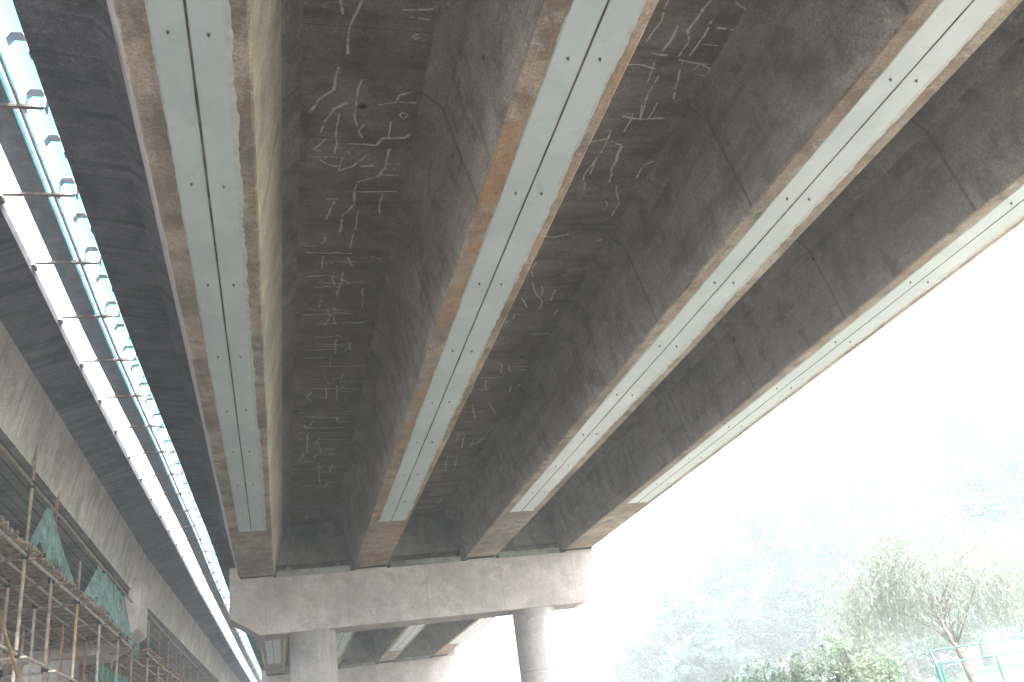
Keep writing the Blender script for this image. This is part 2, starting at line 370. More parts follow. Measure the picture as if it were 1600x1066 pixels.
BK = [(-9, 0), (2.7, 0), (3.3, .008), (3.8, .018), (4.4, .028), (5.1, .045), (6.6, .063), (10.6, .142), (15.5, .26)]
def bend(Y):
    for (a, u), (b, v) in zip(BK[:-1], BK[1:]):
        if Y <= b: return u+(v-u)*(Y-a)/(b-a)
    return BK[-1][1]
def ramp_(Y): return min(1, max(0, (Y-2.5)/1.3))
def bendR(Y): return bend(Y)+.010*ramp_(Y)
def bendL(Y): return bend(Y)-.006*ramp_(Y)
def gbend(Y): return 0 if Y < 0 else .012*Y/5.2 if Y < 5.2 else .012+.027*(Y-5.2)
CHALK = [[(0.171,1.218),(0.16,1.255),(0.152,1.298),(0.154,1.359)],[(0.134,1.222),(0.138,1.257)],[(0.139,1.398),(0.133,1.462),(0.107,1.494),(0.084,1.541)],[(0.187,1.429),(0.182,1.488),(0.183,1.542),(0.188,1.578)],[(0.165,1.505),(0.138,1.522),(0.12,1.562),(0.111,1.604)],[(0.147,1.537),(0.146,1.61),(0.146,1.679)],[(0.226,1.504),(0.264,1.497),(0.271,1.47),(0.297,1.457)],[(0.268,1.493),(0.31,1.494)],[(0.26,1.557),(0.26,1.611)],[(0.174,1.642),(0.236,1.641),(0.25,1.616),(0.298,1.613),(0.308,1.6)],[(0.123,1.624),(0.098,1.664),(0.114,1.67)],[(0.145,1.654),(0.167,1.66),(0.182,1.682)],[(0.088,1.693),(0.166,1.692)],[(0.104,1.695),(0.132,1.721),(0.157,1.726)],[(0.166,1.692),(0.158,1.745)],[(0.155,1.743),(0.188,1.727),(0.222,1.675)],[(0.207,1.722),(0.237,1.72)],[(0.267,1.655),(0.267,1.728),(0.253,1.762),(0.209,1.784),(0.2,1.819),(0.204,1.881),(0.177,1.936),(0.176,2.015)],[(0.265,1.714),(0.299,1.712)],[(0.261,1.733),(0.301,1.734)],[(0.258,1.757),(0.298,1.753)],[(0.209,1.827),(0.303,1.823)],[(0.218,1.913),(0.212,1.991),(0.206,2.093)],[(0.153,1.872),(0.136,1.953)],[(0.138,1.862),(0.164,1.861)],[(0.139,2.016),(0.14,2.058),(0.116,2.082),(0.088,2.082)],[(0.089,2.117),(0.214,2.118)],[(0.249,1.237),(0.307,1.229)],[(0.264,1.251),(0.303,1.252)],[(0.279,1.536),(0.285,1.526),(0.297,1.534),(0.288,1.549),(0.279,1.536)],[(0.277,1.299),(0.283,1.292),(0.293,1.301),(0.285,1.31),(0.277,1.299)],[(0.094,2.244),(0.165,2.24),(0.217,2.284),(0.263,2.272)],[(0.165,2.24),(0.186,2.357)],[(0.132,2.28),(0.221,2.287)],[(0.198,2.221),(0.186,2.366)],[(0.138,2.132),(0.137,2.206)],[(0.204,2.139),(0.222,2.191)],[(0.258,2.317),(0.268,2.437)],[(0.143,2.365),(0.134,2.434)],[(0.087,2.482),(0.234,2.481)],[(0.182,2.435),(0.188,2.554)],[(0.129,2.548),(0.28,2.539)],[(0.102,2.45),(0.24,2.454)],[(0.198,2.663),(0.2,2.768)],[(0.093,2.805),(0.173,2.8)],[(0.105,2.741),(0.206,2.736)],[(0.187,2.8),(0.186,2.879)],[(0.135,2.871),(0.242,2.883),(0.307,2.876)],[(0.243,2.686),(0.251,2.75)],[(0.256,2.687),(0.226,2.77)],[(0.216,2.929),(0.236,2.954),(0.231,3.028)],[(0.171,2.973),(0.193,3.037),(0.211,3.026)],[(0.12,2.993),(0.157,2.984)],[(0.131,3.069),(0.304,3.09)],[(0.185,3.074),(0.189,3.181)],[(0.222,3.052),(0.23,3.199)],[(0.22,3.189),(0.275,3.189)],[(0.087,3.31),(0.154,3.323)],[(0.14,3.375),(0.251,3.389)],[(0.083,3.444),(0.137,3.467),(0.146,3.406)],[(0.092,3.354),(0.283,3.386)],[(0.116,3.495),(0.279,3.501)],[(0.253,3.435),(0.291,3.44)],[(0.086,3.622),(0.141,3.623)],[(0.128,3.562),(0.134,3.805)],[(0.163,3.633),(0.305,3.648)],[(0.176,3.67),(0.192,3.815)],[(0.146,3.826),(0.252,3.844)],[(0.19,3.76),(0.26,3.772)],[(0.095,3.541),(0.294,3.569)],[(0.193,4.008),(0.202,4.265)],[(0.196,4.091),(0.24,4.099)],[(0.22,4.224),(0.274,4.28)],[(0.763,2.385),(0.793,2.45)],[(0.77,2.289),(0.806,2.359),(0.838,2.414),(0.839,2.47)],[(0.809,2.306),(0.824,2.377)],[(0.856,2.333),(0.863,2.405)],[(0.853,2.652),(0.929,2.645)],[(0.904,2.521),(0.909,2.472)],[(0.785,2.874),(0.812,2.899),(0.826,2.988),(0.845,3.002)],[(0.841,2.914),(0.861,2.977)],[(0.754,3.02),(0.829,3.026)],[(0.781,3.049),(0.803,3.158)],[(0.765,3.127),(0.787,3.157),(0.817,3.146)],[(0.94,3.062),(0.921,3.142)],[(0.897,3.112),(0.908,3.182)],[(0.744,3.371),(0.829,3.397),(0.867,3.355)],[(0.776,3.299),(0.818,3.459)],[(0.842,3.292),(0.895,3.404)],[(0.758,3.652),(0.842,3.646)],[(0.808,3.659),(0.829,3.845)],[(0.77,3.952),(0.841,3.984),(0.909,3.996)],[(0.77,4.033),(0.897,4.077)],[(0.783,3.954),(0.805,4.167)],[(0.827,3.942),(0.854,4.176)],[(0.893,3.78),(0.914,3.639),(0.924,3.571)],[(0.874,3.814),(0.911,3.746)],[(0.75,4.071),(0.919,4.124)],[(0.767,4.181),(0.922,4.211)],[(0.81,1.221),(0.809,1.258),(0.803,1.294)],[(0.783,1.304),(0.827,1.302)],[(0.8,1.33),(0.808,1.385)],[(0.821,1.365),(0.823,1.443),(0.835,1.515)],[(0.819,1.453),(0.832,1.509)],[(0.855,1.45),(0.852,1.508)],[(0.811,1.49),(0.811,1.56)],[(0.777,1.551),(0.781,1.642)],[(0.774,1.654),(0.78,1.734)],[(0.823,1.616),(0.833,1.713),(0.846,1.764)],[(0.865,1.77),(0.904,1.857),(0.903,1.915)],[(0.842,1.173),(0.834,1.231),(0.848,1.263),(0.846,1.307)],[(0.875,1.202),(0.877,1.252),(0.867,1.306)],[(0.85,1.316),(0.921,1.324)],[(0.882,1.269),(0.919,1.267)],[(0.861,1.324),(0.887,1.438)],[(0.908,1.697),(0.909,1.741)],[(0.908,1.684),(0.941,1.664),(0.954,1.707),(0.939,1.734),(0.96,1.766)],[(0.947,1.991),(0.945,2.039)],[(0.85,1.149),(0.839,1.182)],[(0.895,2.039),(0.918,2.039)],[(0.895,1.217),(0.932,1.222),(0.949,1.187)],[(0.904,1.151),(0.947,1.171),(0.944,1.204)],[(0.898,1.344),(0.904,1.325),(0.93,1.337),(0.934,1.36),(0.907,1.358)]]
def slab(name, y0, y1, xl0, xl1, label, marks=None):
    e = empty(name, P(0, y0, 1.28), label, 'bridge deck')
    xr = 2.02; n = 20; mb = MB(); secs = []
    for j in range(n+1):
        t = j/n; Y = y0+(y1-y0)*t; xl = -.43+bendR(Y)
        secs.append([P(xl, Y, 1.297), P(xl+.03, Y, 1.2945), P(xl+.132, Y, 1.2775), P(xr-.132, Y, 1.2775), P(xr, Y, 1.297), P(xr, Y, 1.34), P(xl, Y, 1.34)])
    k = 7; vs = [v for s_ in secs for v in s_]; mb.v = vs
    mi = [1, 1, 0, 1, 1, 0, 1]
    for j in range(n):
        for q in range(k): mb.f.append((j*k+q, j*k+(q+1) % k, (j+1)*k+(q+1) % k, (j+1)*k+q)); mb.m.append(mi[q])
    mb.f.append(tuple(range(k))); mb.m.append(1); mb.f.append(tuple(n*k+q for q in range(k))); mb.m.append(1)
    mb.build('slab', [M_soffit, M_cant], e)
    mb = MB()
    cuts = [y0+(y1-y0)*j/10 for j in range(11)]
    for s0, s1, y0, y1 in [(-.43+bendR(a), -.43+bendR(c_), a, c_) for a, c_ in zip(cuts[:-1], cuts[1:])]+[(xr-.05, xr-.05, cuts[0], cuts[-1])]:
        mb.add([P(s0+.004, y0, 1.34), P(s0+.045, y0, 1.34), P(s0+.045, y0, 1.40), P(s0+.004, y0, 1.40), P(s1+.004, y1, 1.34), P(s1+.045, y1, 1.34), P(s1+.045, y1, 1.40), P(s1+.004, y1, 1.40)],
               [(0,1,2,3), (4,5,6,7), (0,1,5,4), (1,2,6,5), (2,3,7,6), (3,0,4,7)])
    mb.build('kerb', M_cant, e)
    if marks:
        rnd = random.Random(5); mb = MB()
        for st in marks:
            pts = []
            for a, b in zip(st[:-1], st[1:]):
                L = math.hypot(b[0]-a[0], b[1]-a[1]); m = max(2, int(L*S/.05))
                pts += [(a[0]+(b[0]-a[0])*q/m, a[1]+(b[1]-a[1])*q/m) for q in range(m)]
            pts.append(st[-1]); sd_ = rnd.random()*99
            pts = [(p[0]+(vnoise(i*.35, sd_)-.5)*.005, p[1]+(vnoise(i*.35, sd_+7)-.5)*.005) for i, p in enumerate(pts)]
            vs = []; wb = rnd.uniform(.0017, .0031)
            for i, p in enumerate(pts):
                q0, q1 = pts[max(i-1, 0)], pts[min(i+1, len(pts)-1)]; dx, dy = q1[0]-q0[0], q1[1]-q0[1]; l = math.hypot(dx, dy) or 1
                wv = wb*(.6+.8*vnoise(i*.5, sd_+3)); nx, ny_ = -dy/l*wv, dx/l*wv
                vs += [P(p[0]+nx, p[1]+ny_, 1.2769), P(p[0]-nx, p[1]-ny_, 1.2769)]
            mb.add(vs, [(2*i, 2*i+1, 2*i+3, 2*i+2) for i in range(len(pts)-1)])
        o = mb.build('chalk_marks', M_chalk, e, recalc=False); tag(o, 'hand drawn chalk lines tracing cracks')
    return e
rnd = random.Random(8)
extra = []
for st in CHALK: extra.append([tuple(q) for q in st])
for k in range(60):
    lo, hi = ((.09, .30), (.70, .92))[k % 3 == 0]; x0 = rnd.uniform(lo, hi-.03); y0_ = rnd.uniform(1.0, 5.0)
    if rnd.random() < .62: L = rnd.uniform(.03, min(.14, hi-x0)); extra.append([(x0, y0_), (x0+L*.5, y0_+rnd.uniform(-.012, .012)), (x0+L, y0_+rnd.uniform(-.012, .012))])
    else: L = rnd.uniform(.04, .13); extra.append([(x0, y0_), (x0+rnd.uniform(-.015, .015), y0_+L*.5), (x0+rnd.uniform(-.02, .02), y0_+L)])
slab('deck_slab', -.62, 5.125, -.43, -.425, 'dark brown concrete deck slab carried by the near girders, chalk crack marks on its underside', extra)
slab('deck_slab', 5.14, 10.1, -.425, -.29, 'dark deck slab over the far girders, beyond the first pier', None)
slab('deck_slab', 10.12, 15.2, -.29, -.05, 'most distant deck slab, beyond the second pier cap', None)
for i in range(4):
    e = empty('box_girder', P(GC2[i]+.12, 10.14, 1), 'most distant box girder, behind the second pier cap', 'bridge girder', 'box girders of the last span') 
    girder_mesh(GC2[i]+.1, HB[i]*.95, 10.14, 15.2, mats=[M_web, M_bot[i], M_fillet], parent=e)

# end diaphragms between the girders
def diaphragm(cs, i, y, label):
    a, b = cs[i]+.09, cs[i+1]-.09
    mb = MB(); d = .06
    pr = [(a, 1.057), (b, 1.057), (b-.049+.0, 1.235), (b-.088, 1.2765), (a+.088, 1.2765), (a+.049, 1.235)]
    pr = [(a+.012, 1.057), (b-.012, 1.057), (b-.049, 1.235), (b-.089, 1.2765), (a+.089, 1.2765), (a+.049, 1.235)]
    mb.sweep([[P(x, y, z) for x, z in pr], [P(x, y-d, z) for x, z in pr]])
    tag(mb.build('end_diaphragm', M_diaph), label, 'bridge diaphragm', 'end diaphragms between the girders')
for i, nm in enumerate(('first and second', 'second and third', 'third and fourth')):
    diaphragm(GC, i, 5.09, 'dark wall closing the bay between the %s near girders from the gap' % nm)
    diaphragm(GC2, i, 10.0, 'distant wall closing the bay between the %s far girders' % nm)

# piers
def pier(y0, y1, xl, xr, zt, zb, cols, label, cs, blocks=True, rc=.122):
    yc = (y0+y1)/2; e = empty('bridge_pier', (P(sum(cols)/len(cols), yc, 0)[0], yc*S, 0), label, 'bridge pier')
    mb = MB(); ch = .14
    pr = [(xl, zt), (xl, zb+.095), (xl+ch, zb+.02), (xl+ch+.03, zb), (xr-.055, zb), (xr-.01, zb+.03), (xr, zb+.10), (xr, zt)]
    pr = [(xl, zt), (xl, zb+.10), (xl+ch, zb+.01), (xl+ch+.02, zb), (xr-.115, zb), (xr-.09, zb+.012), (xr, zt)]
    mb.sweep([[P(x, y0, z) for x, z in pr], [P(x, y1, z) for x, z in pr]])
    mb.build('pier_cap', M_cap, e, bevel=.03)
    # raised end stub beside the first girder, and the plinths between bearings
    mb = MB(); mb.box(P(xl, y0, zt), P(xl+.052, y1, zt+.068)); mb.build('shear_block', M_cap, e, bevel=.02)
    for i in range(len(cs)-1):
        mb = MB(); mb.box(P(cs[i]+.105, y0+.03, zt), P(cs[i+1]-.115, y1-.03, zt+.038)); mb.build('plinth', M_plinth, e, bevel=.008)
    for c in cs:
        for yy, d_ in ((y0+.008, .07), (y1-.078, .07)):
            mb = MB(); mb.box(P(c-.085, yy-.003, zt), P(c+.085, yy+d_+.003, zt+.007)); mb.build('pedestal', M_cap, e)
            mb = MB(); mb.box(P(c-.08, yy+.006, zt+.007), P(c+.08, yy+d_-.004, .9995)); mb.build('bearing_gap_block', M_rubber, e)  # bearing widened to girder width, its black standing in for the shaded gap
    for c in cols:
        mb = MB(); x, y, _ = P(c, yc, 0); n = 48
        secs = [[(x+rc*S*math.cos(2*math.pi*k/n), y+rc*S*math.sin(2*math.pi*k/n), z) for k in range(n)] for z in (-.05, EYE+zb*S+.001)]
        mb.sweep(secs); o = mb.build('column', M_col, e)
        for p in o.data.polygons:
            if len(p.vertices) == 4: p.use_smooth = True
    return e
pier(4.965, 5.185, -.250, 1.80, .982, .690, (.171, 1.405), 'concrete pier with long cap beam on two round columns, carrying the near bridge', GC)
pier(9.98, 10.2, -.19, 1.79, .975, .69, (.22, 1.38), 'far pier cap seen below the first pier cap', GC2)
pier(14.9, 15.3, 0, 1.9, .975, .69, (.4, 1.5), 'most distant pier of the near bridge', GC2)
pier(-.72, -.5, -.25, 1.8, .982, .69, (.171, 1.405), 'pier of the near bridge behind the viewer', GC)

# ------------------------------------------------------------------ bridge on the left
def left_span(y0, y1, label_g, label_s, glab):
    n = 14; ys_ = [y0+(y1-y0)*j/n for j in range(n+1)]
    sh = [gbend(v) for v in ys_]; sh2 = [bendL(v) for v in ys_]
    for q, (a, b) in enumerate(((-.952, -.753), (-1.56, -1.36), (-2.17, -1.97))):
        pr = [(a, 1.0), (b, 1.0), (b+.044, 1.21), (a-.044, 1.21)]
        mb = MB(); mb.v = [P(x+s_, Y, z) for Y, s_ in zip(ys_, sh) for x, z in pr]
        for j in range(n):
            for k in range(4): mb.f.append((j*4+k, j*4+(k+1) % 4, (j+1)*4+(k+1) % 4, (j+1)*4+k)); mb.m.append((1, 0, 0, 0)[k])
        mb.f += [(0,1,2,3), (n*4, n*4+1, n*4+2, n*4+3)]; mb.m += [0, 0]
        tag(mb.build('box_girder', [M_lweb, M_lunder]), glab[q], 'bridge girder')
    e = empty('deck_slab', P(-.6, y0, 1.2), label_s, 'bridge deck')
    mb = MB(); pr = [(-.592, 1.255), (-.711, 1.2105), (-4.4, 1.2105), (-4.4, 1.28), (-.592, 1.28)]  # unseen far side widened to block light from the left
    mb.sweep([[P(x+(s_ if i_ in (0, 4) else s3), Y, z) for i_, (x, z) in enumerate(pr)] for Y, s_, s3 in zip(ys_, sh2, sh)]); mb.build('slab', M_cant, e)
    mb = MB(); pr = [(-.63, 1.28), (-.66, 1.28), (-.66, 1.36), (-.63, 1.36)]
    mb.sweep([[P(x+s_, Y, z) for x, z in pr] for Y, s_ in zip(ys_, sh2)]); mb.build('kerb', M_cant, e)
left_span(-.62, 5.19, None, 'near deck slab of the left bridge with overhang along the median gap',
          ('pale concrete edge girder of the left bridge above the near scaffold', 'second girder of the left bridge behind the near scaffold', 'inner girder of the left bridge, near span'))
left_span(5.191, 10.1, None, 'deck slab of the left bridge beyond its first pier cap',
          ('smooth pale edge girder of the left bridge beyond its first pier cap', 'second girder of the left bridge beyond its first pier cap', 'inner girder of the left bridge beyond its first pier'))
left_span(10.101, 15.2, None, 'most distant deck slab of the left bridge',
          ('most distant edge girder of the left bridge', 'most distant second girder of the left bridge', 'most distant inner girder of the left bridge'))
for y0, y1, dx, lab in ((5.04, 5.38, 0, 'concrete pier of the left bridge with pale end face beside the green netting'), (9.95, 10.3, .145, 'small distant pier of the left bridge beyond the scaffolds')):
    e = empty('bridge_pier', P(-1.15+dx, (y0+y1)/2, -1.6/S), lab, 'bridge pier')
    mb = MB(); xr = -.70+dx
    pr = [(xr, 1.062), (xr, .80), (xr-.02, .785), (xr-.17, .69), (-2.5, .69), (-2.5, .97), (xr-.055, .97), (xr-.055, 1.062)]
    mb.v = [P(x, y0, z) for x, z in pr]+[P(x, y1, z) for x, z in pr]; n = 8
    mb.f = [tuple(range(n)), tuple(range(n, 2*n))]+[(k, (k+1) % n, n+(k+1) % n, n+k) for k in range(n)]; mb.m = [0]*len(mb.f)
    mb.build('pier_cap', M_cap, e, bevel=.03)
    for c in (-1.13+dx, -2.1+dx):
        mb = MB(); x, y, _ = P(c, (y0+y1)/2, 0); nn = 40
        mb.sweep([[(x+.72*math.cos(2*math.pi*k/nn), y+.72*math.sin(2*math.pi*k/nn), z) for k in range(nn)] for z in (-.05, EYE+.69*S+.001)]); mb.build('column', M_col, e)

# ------------------------------------------------------------------ walkway frame in the gap between the bridges
e = empty('median_frame', P(-.52, 1, 1.3), 'pale steel ladder frame and dark cable tray filling the gap between the bridges', 'steel frame')
Yr = []; y = .34
while y < 15: Yr.append(y); y += .3075
yy = [-.5+.25*i for i in range(63)]
def strip(x0, x1, z0, z1):
    mb = MB(); mb.sweep([[P(x0+bendR(y_), y_, z0), P(x1+bendR(y_), y_, z0), P(x1+bendR(y_), y_, z1), P(x0+bendR(y_), y_, z1)] for y_ in yy]); return mb
strip(-.552, -.500, 1.300, 1.318).build('cable_tray', M_tray, e)
strip(-.486, -.481, 1.292, 1.304).build('side_rail', M_rail, e)
for y_ in Yr:
    b = bendR(y_); bl = bendL(y_); mb = MB(); mb.box(P(-.605+bl, y_, 1.286), P(-.438+b, y_+.010, 1.2925)); mb.box(P(-.606+bl, y_-.012, 1.272), P(-.585+bl, y_+.022, 1.2835)); mb.build('crossbar', M_pipeg, e)
    if y_ < 9:
        for dy, w_ in ((.012, 0), (.16, .006)):
            mb = MB(); yb = y_+dy+.005
            pts = [(-.476, 1.30), (-.476, 1.335), (-.47, 1.345), (-.449, 1.345), (-.441, 1.335), (-.441, 1.30)]
            if w_: pts = [(-.474, 1.33), (-.466, 1.345), (-.447, 1.345), (-.438, 1.325), (-.434, 1.30)]
            for (xa, za), (xb, zb) in zip(pts[:-1], pts[1:]):
                nx, nz = -(zb-za), (xb-xa); l = math.hypot(nx, nz); nx, nz = nx/l*.0035, nz/l*.0035
                q = [(xa+b, za), (xb+b, zb), (xb+nx+b, zb+nz), (xa+nx+b, za+nz)]
                mb.sweep([[P(a, yb, c) for a, c in q], [P(a, yb+.024, c) for a, c in q]])
            mb.build('bracket', M_rail, e)
mb = MB()
n = 60; vs = []
for j in range(n+1):
    y_ = -.5+15*j/n; b = bendR(y_); vs += [P(-.488+b, y_, 1.395), P(-.446+b, y_, 1.350), P(-.490+b, y_, 1.395), P(-.448+b, y_, 1.350)]
mb.add(vs, [(4*j, 4*j+1, 4*j+5, 4*j+4) for j in range(n)]+[(4*j+2, 4*j+3, 4*j+7, 4*j+6) for j in range(n)])
mb.build('translucent_panel', M_panel, e, recalc=False)

# ------------------------------------------------------------------ scaffolds
rs = random.Random(21)
def coupler(mb, p): mb.box((p[0]-.05, p[1]-.05, p[2]-.06), (p[0]+.05, p[1]+.05, p[2]+.06))
def scaffold(ysl, rows, zp, zr, zl, tops, label, xf, group, first, boards, bmat, blabel):
    e = empty('scaffold', (P(rows[0], ysl[0], 0)[0], ysl[0]*S, 0), label, 'scaffold', group)
    cm = MB()
    for r, X in enumerate(rows):
        for k, Y in enumerate(ysl):
            x, y, _ = P(X+xf(Y), Y, 0); jx, jy = rs.uniform(-.04, .04), rs.uniform(-.04, .04)
            zt = EYE+(tops[k] if r == 0 else zp-.01)*S
            zc = EYE+(zl+.05+.02*rs.random())*S
            if r == 0:
                mb = MB(); mb.tube((x, y, 0), (x+jx*.5, y+jy*.5, zc), .029); mb.build('post', (M_pipeg if k % 2 == 0 else M_pipe), e, smooth=False)
                mb = MB(); zm = zc+(EYE+zp*S-zc)*.98
                mb.tube((x+jx*.5, y+jy*.5, zc), (x+jx*.7, y+jy*.7, zm), .029); mb.build('post', (M_pipeg if k in (0, 1, 5) else M_pipey if k == 4 else M_pipe), e)
                if zt > zm+.05: mb = MB(); mb.tube((x+jx*.7, y+jy*.7, zm), (x+jx*1.2, y+jy, zt), .027); mb.build('post', (M_pipe, M_piper)[k % 2], e)
            else:
                mb = MB(); mb.tube((x, y, 0), (x+jx, y+jy, zt), .029); mb.build('post', rs.choice((M_pipe, M_pipeg, M_piper)), e)
            for z in (zp-.02, zl)+((zr,) if r == 0 and tops[k] > zr else ()): coupler(cm, (x+jx*.7, y, EYE+z*S))
        for z in (zp-.02, zl)+((zr,) if r == 0 else ()):
            mb = MB(); ya, yb = ysl[0]-.2, ysl[-1]+.12; m_ = M_pipe if z != zl else M_pipeg
            nn = len(ysl)
            for k in range(nn-1):
                A = P(rows[r]+xf(ysl[k])+.006, ysl[k]-(.1 if k == 0 else .0), z+rs.uniform(-.003, .003)); B = P(rows[r]+xf(ysl[k+1])+.006, ysl[k+1]+(.12 if k == nn-2 else .02), z+rs.uniform(-.003, .003))
                mb.tube(A, B, .026)
            mb.build('ledger', m_ if r else (M_pipe if z == zr else M_pipeg), e)
    # more ledgers under the boards
    for X in boards['bearers']:
        mb = MB(); mb.tube(P(X+xf(ysl[0]), ysl[0]-.1, zp-.012), P(X+xf(ysl[-1]), ysl[-1]+.08, zp-.014), .026); mb.build('ledger', rs.choice((M_pipe, M_pipeg)), e)
    for k, Y in enumerate(ysl):
        for z, m_ in ((zp-.03, M_pipe), (zl-.01, M_pipey if k == 0 else M_pipeg)):
            mb = MB(); mb.tube(P(rows[0]+xf(Y)+.03, Y+.008, z), P(rows[-1]+xf(Y)-.03, Y+.008, z+rs.uniform(-.01, .01)), .026); mb.build('transom', m_ if not (k == 1 and z > zl+.1) else M_pipey, e)
    cm.build('couplers', M_rubber, e)
    # boards
    Y = boards['y0']; protos = []
    i = 0
    while Y < boards['y1']:
        L = (rows[0]-rows[-1])*S+.35
        if len(protos) < 5:
            r0 = rs.uniform(.036, .05); mb = MB(); n = 7; secs = []
            nn = 8; sd_ = rs.random()*50
            for j in range(nn):
                t = -L+.05+(L)*j/(nn-1); rr = r0*(.85+.3*vnoise(j*.7, sd_)); dz = (vnoise(j*.6, sd_+4)-.5)*.03; dy = (vnoise(j*.6, sd_+8)-.5)*.04
                secs.append([(t, dy+rr*1.25*math.cos(2*math.pi*k/n), dz+rr*.8*math.sin(2*math.pi*k/n)) for k in range(n)])
            mb.sweep(secs); o = mb.build('scaffold_board', bmat[len(protos) % len(bmat)]); protos.append(o)
        else: o = copy_to(protos[i % 5])
        x, y, z = P(rows[0]+xf(Y)+rs.uniform(-.004, .014), Y, zp+.0035+boards.get('lift', 0)+rs.uniform(0, .003))
        o.location = (x, y, z); o.rotation_euler = (0, rs.uniform(-.004, .004), rs.uniform(-.05, .05))
        tag(o, blabel, 'board', boards['group']); i += 1
        Y += boards['step']*rs.uniform(.85, 1.3)
        if rs.random() < boards.get('gap', 0): Y += boards['step']
    return e
Yp = [2.1, 2.53, 2.955, 3.335, 3.75, 4.24, 4.68, 5.15]
scaffold(Yp, [-.74, -.88, -1.03, -1.2, -1.4], .735, .935, .43, [1.0, 1.1, 1.142, 1.061, .868, .94, .888, .955], 'tall tube scaffold with timber deck under the near end of the left bridge', lambda Y: 0, 'tube scaffolds under the left bridge', True,
         dict(bearers=(-.81, -.955, -1.11), y0=2.05, y1=5.2, step=.0215, group='rough boards on the near scaffold', lift=.004, gap=.04), [M_board], 'rough timber pole laid across the near scaffold deck')
Yq = [5.52, 5.95, 6.4, 6.85, 7.3, 7.75, 8.2, 8.65, 9.1, 9.55]
scaffold(Yq, [-.76, -.95, -1.15], .745, .93, .45, [.95, .93, .96, .9, .97, .93, .95, .92, .95, .93], 'distant tube scaffold beyond the first pier cap of the left bridge', bend, 'tube scaffolds under the left bridge', False,
         dict(bearers=(-.86, -1.05), y0=5.5, y1=9.7, step=.048, group='boards on the distant scaffold', lift=.004), [M_boardr, M_board], 'reddish timber pole on the distant scaffold deck')
# diagonal brace in yellow and a low rack of reddish tubes behind the pier
mb = MB(); mb.tube(P(-.70, 2.35, .63), P(-.70, 3.1, .215), .028)
tag(mb.build('brace_tube', M_pipey), 'thick yellow diagonal brace tube at the lower left corner', 'scaffold tube')
mb = MB()
def cloth(name, cols, mat, label, amp=.05, seed=0):
    # cols: list of (top, bottom) points; folds run top to bottom
    nu, nv = 60, 18; mb = MB(); vs = []
    for i in range(nu+1):
        u = i/nu*(len(cols)-1); k = min(int(u), len(cols)-2); f = u-k
        T = Vector(cols[k][0]).lerp(Vector(cols[k+1][0]), f); B = Vector(cols[k][1]).lerp(Vector(cols[k+1][1]), f)
        for j in range(nv+1):
            v = j/nv*(1-.22*vnoise(i*.33, seed+40)-.1*vnoise(i*1.4, seed+41)); p = T.lerp(B, v); a = amp*(.15+v)*1.5
            p += Vector((a*(vnoise(i*.6+v*1.5, seed)-.5+.6*(vnoise(i*1.3, seed+3)-.5))*2, a*1.6*(vnoise(i*.45+v, seed+5)-.5), (.03*math.sin(i*.8+seed) if j in (0, nv) else 0)))
            vs.append(p)
    mb.add(vs, [(i*(nv+1)+j, (i+1)*(nv+1)+j, (i+1)*(nv+1)+j+1, i*(nv+1)+j+1) for i in range(nu) for j in range(nv)])
    o = mb.build(name, mat, smooth=True, recalc=False)
    s_ = o.modifiers.new('thick', 'SOLIDIFY'); s_.thickness = .004
    return tag(o, label, 'netting')
cloth('debris_netting', [(P(-.745, 3.19, .93), P(-.745, 3.0, .735)), (P(-.738, 3.23, .945), P(-.725, 3.27, .735)), (P(-.745, 3.28, .93), P(-.735, 3.66, .728))], M_net, 'green netting hung like a tent on the near scaffold posts', .03, 1)
cloth('debris_netting', [(P(-.75, 4.08, .88), P(-.75, 3.86, .74)), (P(-.745, 4.16, .945), P(-.73, 4.1, .735)), (P(-.742, 4.32, .94), P(-.725, 4.42, .725)), (P(-.742, 4.6, .932), P(-.722, 4.75, .705)), (P(-.742, 4.86, .925), P(-.722, 5.1, .69))], M_net, 'torn green netting draped over the rail beside the left pier cap', .03, 4)
cloth('debris_netting', [(P(-.745, 5.2, .755), P(-.745, 5.22, .715)), (P(-.74, 5.32, .765), P(-.74, 5.32, .67)), (P(-.74, 5.42, .765), P(-.74, 5.4, .70))], M_net, 'small green netting scrap below the left pier cap corner', .015, 2)
cloth('debris_netting', [(P(-.88, 5.0, .66), P(-.88, 5.0, .555)), (P(-.88, 5.5, .66), P(-.88, 5.5, .55)), (P(-.86, 6.0, .66), P(-.86, 6.0, .56))], M_net2, 'thin see-through green netting behind the scaffold posts, low down', .02, 6)

